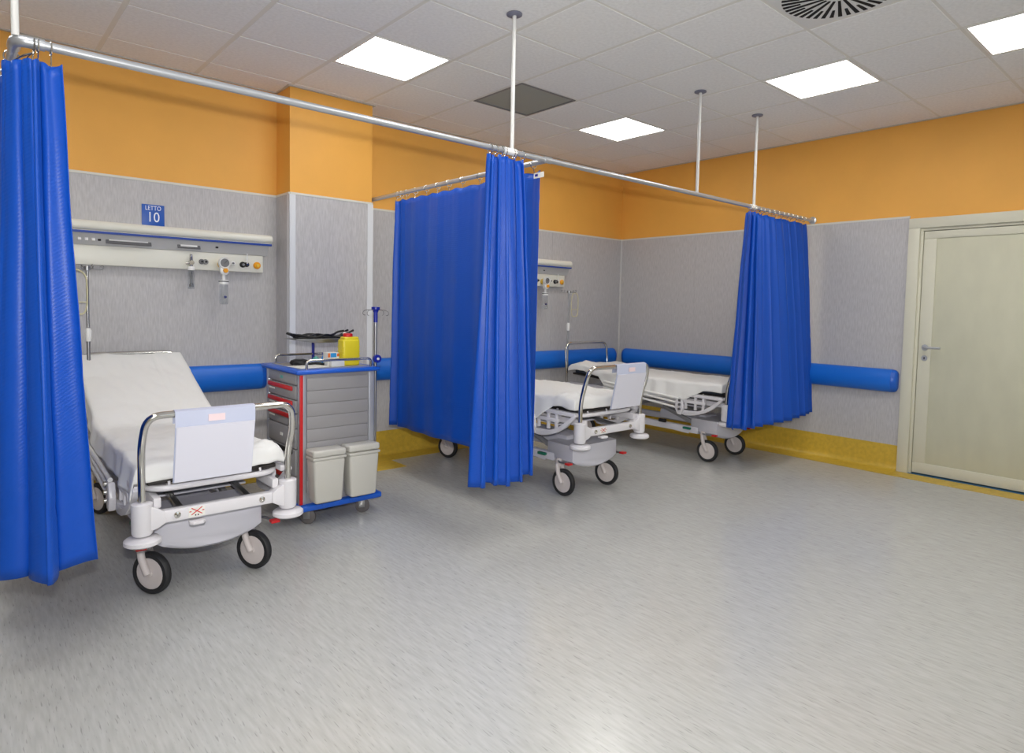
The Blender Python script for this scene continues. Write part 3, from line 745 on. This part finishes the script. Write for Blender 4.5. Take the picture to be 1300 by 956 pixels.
    link('platform_undershelf', box(B(), -W+.10, W-.10, .30, .95, .43+dz, .442+dz, .003), M_cowl, o)
    # brake pedals
    for sx in (-1, 1):
        bm = B(); tube(bm, fillet([(sx*.24, y_w+.06, .25), (sx*.29, y_w+.0, .255), (sx*.30, y_w-.09, .262)], .03, 4), .008, 8); link('pedal_arm', bm, M_steel, o)
        link('red_pedal', box(B(), sx*.30-.022, sx*.30+.022, y_w-.125, y_w-.085, .255, .27, .004), M_red, o)
        link('green_pedal', box(B(), sx*.27-.012, sx*.27+.012, y_w+.16, y_w+.24, .27, .29, .004), M_green, o)
        link('black_pedal_pad', box(B(), sx*.285-.014, sx*.285+.014, y_w+.42, y_w+.50, .30, .33, .006), M_black, o)
    for (x, y, a) in ((-track, y_w, cas[0]), (track, y_w, cas[1]), (-track, y_r, cas[2]), (track, y_r, cas[3])): caster(o, x, y, a)
    # mattress
    bm = B(); box(bm, -hw+.01, hw-.01, .075, 1.02, .575+dz, .632+dz, .015)
    box(bm, -hw+.01, hw-.01, 1.03, L-.08, .575+dz, .632+dz, .015, rot=(Vector((0, 1.03, .58+dz)), back, 'X'))
    link('mattress', bm, M_matt, o)
    # document pocket hanging over the foot hoop
    d0, d1 = docs
    dp = tag(empty('document_pocket', (ox, oy, 0)), label.replace('wheeled hospital bed', 'foot of the bed')[:0]+DOCLAB[label], 'document pocket', 'white document pockets on the bed ends')
    zt = .885+dz+.017; ya = -.07-.02
    cs = [(ya+.045, .84+dz), (ya+.04, zt-.004), (ya+.02, zt+.002), (ya-.001, zt-.004), (ya+.0, .83+dz), (ya+.052, .578+dz)]
    def strip(name, cs, x0, x1, th, m):
        bm = B(); G = []
        for i, (y, z) in enumerate(cs):
            a = Vector(cs[max(i-1, 0)]); c = Vector(cs[min(i+1, len(cs)-1)]); t = (c-a).normalized(); nn = Vector((-t.y, t.x))
            G.append([bm.verts.new((x0, y, z)), bm.verts.new((x1, y, z)), bm.verts.new((x1, y+nn.x*th, z+nn.y*th)), bm.verts.new((x0, y+nn.x*th, z+nn.y*th))])
        for A, C in zip(G, G[1:]):
            for k in range(4): bm.faces.new((A[k], A[(k+1) % 4], C[(k+1) % 4], C[k]))
        bm.faces.new(G[0]); bm.faces.new(G[-1][::-1])
        return link(name, bm, m, dp, smooth=False)
    strip('pocket_band', cs, d0, d1, .0025, M_docband)
    strip('pocket_front', [(ya-.004, .83+dz), (ya+.047, .580+dz)], d0+.004, d1-.004, -.004, M_doc)
    xm = (d0+d1)/2
    link('paper_label', box(B(), xm-.035, xm+.035, ya-.004, ya-.0015, .845+dz, .875+dz), M_pink, dp, smooth=False)
    return o

DOCLAB = {}
def fold1(v, lo, hi, r=.018, flare=.06):
    for s, lim in ((-1, lo), (1, hi)):
        ex = (v-lim)*s
        if ex > 0:
            if ex < r*pi/2:
                a = ex/r; return lim+s*r*sin(a), r*(1-cos(a))
            e2 = ex-r*pi/2; return lim+s*(r+flare*e2), r+e2
    return v, 0.
def sheet(label, ox, oy, hw, y0, y1, prof, drop_l, drop_r, drop_f, drop_h, seed, rumple=()):
    """cloth over the mattress; prof(y) is the height of its top; drops may vary with y"""
    bm = B(); nx, ny = 64, 150; G = []
    for j in range(ny+1):
        row = []
        for i in range(nx+1):
            s = -1+2*i/nx; vy = (y0-drop_f)+(y1-y0+drop_f+drop_h)*j/ny
            yc = min(max(vy, y0), y1)
            dl, dr = drop_l(yc), drop_r(yc)
            lo, hi = -hw, hw; vx = -hw-dl+(2*hw+dl+dr)*i/nx
            X, dx = fold1(vx, lo, hi); Y, dy = fold1(vy, y0, y1)
            z = prof(Y)-max(dx, dy)
            wv = .010*noise.noise((X*7+seed, Y*4, 0))+.007*noise.noise((X*13+Y*5, Y*9-X*4, seed+3))+.002*noise.noise((X*40, Y*28, seed))
            wv += .004*math.exp(-((Y-1.0-.05*X)/.012)**2)-.004*math.exp(-((X-.13)/.008)**2)
            if max(dx, dy) > .01: wv *= .5
            z += wv; X += .008*noise.noise((X*5, Y*9, seed+9))*(1 if dx > .02 else .2)*(1.5 if dx > .02 else 1)
            if dx > .02: X += (1 if X > 0 else -1)*.007*(1+sin(Y*21+seed+9*noise.noise((Y*2.3, 0, seed))))*min(1, (dx-.02)*10)
            if dy > .02: Y += .008*(sin(X*40+seed))*min(1, (dy-.02)*12)
            for (rx, ry, rr, rh) in rumple:
                q = ((X-rx)**2+(Y-ry)**2)/rr**2
                if q < 4: z += rh*math.exp(-q)*(1+.6*noise.noise((X*22, Y*22, seed))); X += .3*rh*math.exp(-q)*sin(Y*50)
            row.append(bm.verts.new((X, Y, z)))
        G.append(row)
    for j in range(ny):
        for i in range(nx): bm.faces.new((G[j][i], G[j][i+1], G[j+1][i+1], G[j+1][i]))
    o = link('bed_sheet', bm, M_sheet, None, angle=180); o.location = (ox, oy, 0)
    m = o.modifiers.new('thick', 'SOLIDIFY'); m.thickness = .003; m.offset = 1
    return tag(o, label, 'bed sheet', 'white sheets on the beds')
def profile(flat, piv, back, th=0., bump_h=0.):
    def f(y):
        s = tan = math.tan(back)
        d = y-piv
        e = .06
        lift = 0 if d < -e else (s*(d+e)**2/(4*e) if d < e else s*d)
        return flat+lift
    return f
b1 = 'hospital bed nearest the camera at left, backrest raised, foot end facing us'
b2 = 'hospital bed in the middle, head hidden behind the wide blue curtain'
b3 = 'hospital bed in the far corner by the right wall, with bare chrome head hoop'
DOCLAB[b1] = 'white document pocket hung on the foot hoop of the nearest bed'
DOCLAB[b2] = 'white document pocket hung on the foot hoop of the middle bed'
DOCLAB[b3] = 'white document pocket on the far corner bed, behind the right curtain'
BK1 = radians(22.5)
bed(b1, -1.045, -.50, .317, 0.0, BK1, (-.205, .13), cas=(radians(35), radians(32), radians(25), 0), head_z=1.0)
bed(b2, 1.612, -.585, .328, .075, 0, (-.06, .27), track=.238, cas=(radians(5), radians(12), radians(20), 0))
bed(b3, 3.396, -.65, .335, .05, radians(3), (-.05, .25), cas=(radians(7), radians(10), 0, 0), head_z=.93)
sheet('white sheet over the nearest bed, raised at the head and rumpled at the foot corner', -1.06, -.50, .297, .06, 1.86, profile(.648, 1.02, BK1),
      lambda y: .12 if y > .62 else .12+.03*(.62-y)/.5, lambda y: .10, .08, .05, 2, rumple=((.27, .12, .07, .035), (.1, .14, .08, .02)))
sheet('white sheet over the middle bed, bunched beside its foot hoop', 1.612, -.585, .318, .06, 1.86, profile(.73, 1.02, 0),
      lambda y: .08+.13*min(1, max(0, (y-.25)/.2)), lambda y: .12, .08, .05, 5, rumple=((-.24, .2, .08, .03), (-.1, .14, .07, .02)))
sheet('white sheet over the far corner bed, folded back from its foot corner', 3.396, -.65, .325, .06, 1.86, lambda y: .72+.02*max(0, y-1.2)+.03*math.exp(-((y-1.75)/.14)**2),
      lambda y: .08+.10*min(1, max(0, (y-.22)/.2))-.11*min(1, max(0, (y-1.35)/.1)), lambda y: .10, .08, .05, 8, rumple=((-.22, 1.72, .12, .03), (-.24, .14, .07, .02)))

# ------------------------------------------------------------------ drip stands on the beds and hanging call cords
def iv_pole(x, y, ztop, zc, label, z0=.45):
    o = tag(empty('drip_pole', (x, y, 0)), label, 'drip pole', 'chrome drip poles on the beds')
    link('lower_tube', tube(B(), [(0, 0, z0), (0, 0, zc)], .0105, 12), M_steel, o)
    link('upper_tube', tube(B(), [(0, 0, zc), (0, 0, ztop)], .0085, 12), M_steel, o)
    link('height_clamp', lathe(B(), [(0, zc-.02), (.015, zc-.02), (.019, zc), (.019, zc+.05), (.013, zc+.065), (0, zc+.065)], 16), M_whitepl, o)
    bm = B(); lathe(bm, [(0, ztop-.012), (.02, ztop-.012), (.02, ztop+.012), (0, ztop+.016)], 14)
    for a in (0, pi/2, pi, 3*pi/2):
        c, s = cos(a+.2), sin(a+.2)
        pts = [(0, 0, ztop), (.05*c, .05*s, ztop-.004), (.085*c, .085*s, ztop-.006), (.10*c, .10*s, ztop+.012), (.088*c, .088*s, ztop+.024), (.075*c, .075*s, ztop+.012)]
        tube(bm, fillet(pts, .012, 3), .0028, 6)
    link('bag_hooks', bm, M_steel, o)
    link('bed_socket', lathe(B(), [(0, z0-.01), (.02, z0-.01), (.02, z0+.09), (0, z0+.09)], 14), M_bedwhite, o)
def call_cord(x, y, z0, z1, w, label, left=1):
    o = tag(empty('hanging_cord', (x, y, 0)), label, 'cord', 'cream cords looped over the drip poles')
    pts = [(0, 0, z0), (w*.5, .0, z0-.03), (w*.62, .0, z0-.10), (w*.6, 0, z1+.06), (w*.42, 0, z1+.005), (0, 0, z1), (-w*.42, 0, z1+.005), (-w*.6, 0, z1+.06), (-w*.62, 0, z0-.10), (-w*.5, 0, z0-.03)]
    sm = []
    n = len(pts)
    for i in range(n):
        p0, p1, p2, p3 = [Vector(pts[(i+k-1) % n]) for k in range(4)]
        for k in range(4):
            t = k/4; sm.append(.5*((2*p1)+(p2-p0)*t+(2*p0-5*p1+4*p2-p3)*t*t+(3*p1-p0-3*p2+p3)*t**3))
    link('cord_loop', tube(B(), sm, .005, 8, closed=True), M_cord, o)
    link('cord_clip', tube(B(), [(-w*.58, -.004, z1+.075), (w*.58, -.004, z1+.075)], .004, 8), M_cord, o)
iv_pole(-1.305, 1.30, 1.562, 1.115, 'chrome drip pole at the head of the nearest bed')
call_cord(-1.368, 1.285, 1.55, 1.27, .095, 'cream cord looped over the drip pole of the nearest bed')
iv_pole(3.10, 1.30, 1.535, 1.135, 'chrome drip pole at the head of the far corner bed')
call_cord(3.185, 1.29, 1.53, 1.27, .085, 'cream cord looped over the drip pole of the far corner bed')

# ------------------------------------------------------------------ medicine cart
cx, cy = -.1325, .445
cart = tag(empty('medicine_cart', (cx, cy, 0)), 'grey hospital drawer cart with blue top and red edge strips beside the nearest bed', 'cart')
hx, hy = .2525, .275
bm = B(); box(bm, -hx+.012, hx-.012, -hy+.012, hy-.005, .13, .935, .004); body = link('cart_body', bm, M_cart, cart)
bm = B(); 
for sx in (-1, 1):
    for sy in (-1, 1):
        box(bm, sx*(hx-.022)-.022, sx*(hx-.022)+.022, sy*(hy-.022)-.022, sy*(hy-.022)+.022, .13, .935, .008)
link('corner_post', bm, M_cartpost, body)
bm = B(); box(bm, -hx-.002, -hx+.018, -hy-.006, -hy+.004, .135, .93, .002)
link('red_edge_strip', bm, M_red, body)
for k in range(9):      # horizontal slats on the side facing the room
    z0 = .20+.079*k
    link('side_slat', box(B(), -hx+.046, hx-.046, -hy+.002, -hy+.012, z0, z0+.0775, .002), M_cart, body)
# drawers on the -x face
zz = [(.865, .93, 0), (.775, .858, 1), (.69, .768, 1), (.60, .683, 1), (.47, .592, 0), (.30, .462, 2), (.15, .292, 1)]
for z0, z1, kind in zz:
    dr = link('drawer', box(B(), -hx-.004, -hx+.014, -hy+.06, hy-.05, z0, z1, .004), M_cart, cart)
    if kind == 1: link('red_pull_strip', box(B(), -hx-.014, -hx-.003, -hy+.10, hy-.06, z1-.032, z1-.005, .004), M_red, dr)
    if kind == 2: link('dark_pull_strip', box(B(), -hx-.014, -hx-.003, -hy+.10, hy-.06, z1-.03, z1-.002, .004), M_black, dr)
    if kind != 0: link('label_holder', box(B(), -hx-.0065, -hx-.004, hy-.16, hy-.07, z1-.05, z1-.04), M_paper, dr, smooth=False)
    if kind == 0: link('label_holder', box(B(), -hx-.0065, -hx-.004, -.02, .02, (z0+z1)/2-.008, (z0+z1)/2+.01), M_teal if z0 > .8 else M_paper, dr, smooth=False)
link('drawer_seal', box(B(), -hx-.0065, -hx-.0045, -.05, -.02, .735, .76, rot=(Vector((-hx, -.035, .747)), .5, 'X')), M_paper, cart, smooth=False)
bm = B(); box(bm, -hx-.03, hx+.03, -hy-.025, hy+.02, .935, .962, .011, 3); link('blue_top', bm, M_blueplastic, cart)
bm = B(); box(bm, -hx+.02, hx-.02, -hy+.05, hy-.04, .960, .964, .001); link('top_mat', bm, M_cart, cart)
bm = B(); box(bm, -hx-.005, hx+.045, -hy-.03, hy+.02, .092, .13, .012, 3); link('blue_base', bm, M_blueplastic, cart)
bm = B(); box(bm, -.12, -.06, -hy-.034, -hy-.02, .105, .128, .004); box(bm, .06, .12, -hy-.034, -hy-.02, .105, .128, .004); link('base_clip', bm, M_blueplastic, cart)
for sx, sy in ((-1, -1), (1, -1), (-1, 1), (1, 1)):
    c = empty('cart_caster', (sx*.185, sy*.245, 0), 1.0+.12*sx, cart)
    link('caster_wheel', lathe(B(), [(0, -.013), (.037, -.015), (.046, -.010), (.046, .010), (.037, .015), (0, .015)], 22, 'X', (0, 0, .046)), mat('caster_rubber', (96, 92, 92), .55), c)
    bm = B()
    for s in (-1, 1): box(bm, s*.018-.002, s*.018+.002, -.014, .025, .035, .088, .001)
    box(bm, -.02, .02, -.01, .028, .082, .092, .002); link('caster_fork', bm, M_steel, c)
# chrome rails on the top
def gal(y, x0, x1, name='top_rail'):
    link(name, tube(B(), fillet([(x0, y, .962), (x0, y, 1.015), (x1, y, 1.015), (x1, y, .962)], .035, 6), .0085, 10), M_chrome, cart)
gal(-hy+.02, -hx+.05, hx-.02)
gal(hy-.03, -hx+.05, hx-.02)
link('back_splash_bracket', tube(B(), [(.06, hy-.03, .96), (.06, hy-.03, 1.12)], .010, 10), M_navy, cart)
link('tray_shelf', prism(B(), [(-.15, 1.130), (.25, 1.130), (.25, 1.124), (.12, 1.104), (-.02, 1.104), (-.15, 1.124)], .03, .24, 'XZ', .002), M_steel, cart)
# drip pole at the front right corner of the cart
px_, py_ = hx+.014, -hy+.02
link('drip_stand', tube(B(), [(px_, py_, .11), (px_, py_, 1.315)], .0095, 12), M_steel, cart)
bm = B(); lathe(bm, [(0, 1.315), (.016, 1.315), (.018, 1.325), (.028, 1.335), (.028, 1.35), (0, 1.352)], 16, 'Z', (px_, py_, 0)); lathe(bm, [(0, 1.25), (.013, 1.25), (.013, 1.315), (0, 1.315)], 14, 'Z', (px_, py_, 0))
link('stand_collar', bm, M_navy, cart)
bm = B()
for a in (0, pi/2, pi, 3*pi/2):
    c, s = cos(a+.5), sin(a+.5)
    pts = [(px_, py_, 1.33), (px_+.07*c, py_+.07*s, 1.33), (px_+.095*c, py_+.095*s, 1.322), (px_+.10*c, py_+.10*s, 1.30), (px_+.08*c, py_+.08*s, 1.295)]
    tube(bm, fillet(pts, .012, 3), .0024, 6)
link('stand_hooks', bm, M_steel, cart)
bm = B(); lathe(bm, [(0, 0), (.02, 0), (.026, -.01), (.026, -.035), (0, -.037)], 18, 'Y', (px_, py_, 1.012)); link('stand_knob', bm, M_navy, cart)
link('knob_centre', lathe(B(), [(0, -.036), (.009, -.036), (.008, -.041), (0, -.042)], 14, 'Y', (px_, py_, 1.012)), M_whitepl, cart)

# things on and around the cart
def waste_bin(x, label, tilt):
    y = cy-hy-.068
    o = tag(empty('waste_bin', (x, y, .155)), label, 'waste bin', 'grey bins on the side of the cart')
    bm = B(); bmesh.ops.create_cube(bm, size=1)
    for v in bm.verts:
        t = v.co.z+.5; k = .86+.14*t; v.co = Vector((v.co.x*.205*k, v.co.y*.115*k, t*.27))
    bmesh.ops.bevel(bm, geom=bm.edges[:], offset=.016, segments=3, profile=.5, affect='EDGES'); link('bin_body', bm, M_bin, o)
    bm = B(); box(bm, -.108, .108, -.062, .062, .268, .285, .006); link('bin_rim', bm, M_bin, o)
    bm = B(); box(bm, -.106, .106, -.061, .062, .286, .328, .012, 3, rot=(Vector((0, .06, .286)), tilt, 'X')); lid = link('bin_lid', bm, M_bin, o)
    bm = B(); box(bm, -.09, .09, .056, .066, .20, .275, .002); link('hanging_bracket', bm, M_steel, o)
waste_bin(cx-.115, 'left of the two small pale grey lidded bins on the cart side', .0)
waste_bin(cx+.118, 'right of the two small pale grey lidded bins on the cart side', -.03)
o = tag(empty('sharps_container', (.005, .31, .964)), 'yellow sharps container with red cap standing on the cart top', 'container')
bm = B(); box(bm, -.06, .06, -.042, .042, 0, .172, .012, 3); box(bm, -.048, .056, -.036, .036, .165, .188, .010, 3); link('container_body', bm, M_sharps, o)
bm = B()
for z in (.03, .06, .09, .12): box(bm, -.0605, .0605, -.0425, .0425, z, z+.004)
link('body_ribs', bm, M_sharps, o, smooth=False)
link('red_cap', lathe(B(), [(0, .182), (.03, .182), (.031, .188), (.031, .204), (.026, .21), (0, .21)], 24, 'Z', (-.008, 0, 0)), M_red, o)
o = tag(empty('glove_box', (-.10, .35, .964)), 'small carton with blue and orange print beside the yellow container', 'carton')
link('carton_body', box(B(), -.04, .04, -.035, .035, 0, .085, .002), M_paper, o)
bm = B(); box(bm, -.02, .02, -.0362, -.034, .055, .083); link('blue_print', bm, M_skyblue, o, smooth=False)
bm = B(); box(bm, -.039, -.022, -.0362, -.034, .055, .083); box(bm, .024, .039, -.0362, -.034, .06, .08); link('orange_print', bm, M_orangepr, o, smooth=False)
o = tag(empty('gauze_pack', (-.105, .255, .964)), 'white packet lying in front of the printed carton on the cart', 'packet')
link('pack_body', box(B(), -.045, .045, -.02, .02, 0, .045, .006), M_paper, o)
o = tag(empty('small_bottle', (-.125, .40, .964)), 'small dark blue bottle left of the printed carton on the cart', 'bottle')
link('bottle_body', lathe(B(), [(0, 0), (.016, 0), (.017, .05), (.009, .06), (.009, .066), (0, .066)], 16), M_skyblue, o)
link('bottle_cap', lathe(B(), [(0, .066), (.011, .066), (.011, .082), (0, .083)], 14), M_navy, o)
pp = tag(link('paper_sheet', box(B(), -.11, .09, -.07, .09, 0, .004, .001), M_paper), 'white paper lying on the left front of the cart top', 'paper'); pp.location = (-.255, .31, .9645); pp.rotation_euler = (0, 0, .15)
o = tag(empty('black_case', (-.25, .50, .964)), 'black rounded case lying at the back left of the cart top', 'case')
bm = B(); lathe(bm, [(0, 0), (.055, 0), (.062, .012), (.055, .028), (.03, .036), (0, .037)], 24); link('case_body', bm, M_black, o)
link('case_lid_inset', lathe(B(), [(0, .036), (.028, .036), (.027, .039), (0, .040)], 20), M_grey, o)
o = tag(empty('face_mask', (-.15, .47, .964)), 'teal folded cloth item beside the black case on the cart', 'cloth item')
bm = B(); lathe(bm, [(0, 0), (.03, 0), (.034, .02), (.02, .04), (.008, .052), (0, .054)], 12); link('mask_cup', bm, M_teal, o)
o = tag(empty('black_cable', (-.19, .42, .964)), 'black cable lying across the cart top in front of the case', 'cable')
pts = []
for k in range(40):
    a = k/39; pts.append((-.14+.30*a, .02*sin(a*9)-.06*a, .012+.004*sin(a*17)))
link('cable_run', tube(B(), pts, .0075, 8), M_black, o)
o = tag(empty('blood_pressure_cuff', (cx+.045, cy+.135, 1.130)), 'black tubing and straps heaped on the raised tray of the cart', 'tubing')
for q in range(3):
    pts = []
    for k in range(46):
        a = k/45; pts.append((-.21+.43*a, -.06+.05*q+.025*sin(a*11+q*2), .010+.007*sin(a*14+q)+.008+(.030*max(0, a-.82)/.18)+(.012*max(0, .1-a)/.1)))
    link('rubber_tube', tube(B(), pts, .0075, 8), M_black, o)
bm = B(); box(bm, -.16, .15, -.05, .04, .0, .012, .005); link('folded_strap', bm, M_black, o)
link('inflation_bulb', lathe(B(), [(0, -.03), (.012, -.028), (.019, -.01), (.019, .01), (.01, .03), (0, .032)], 16, 'X', (.19, -.03, .025)), M_steel, o)
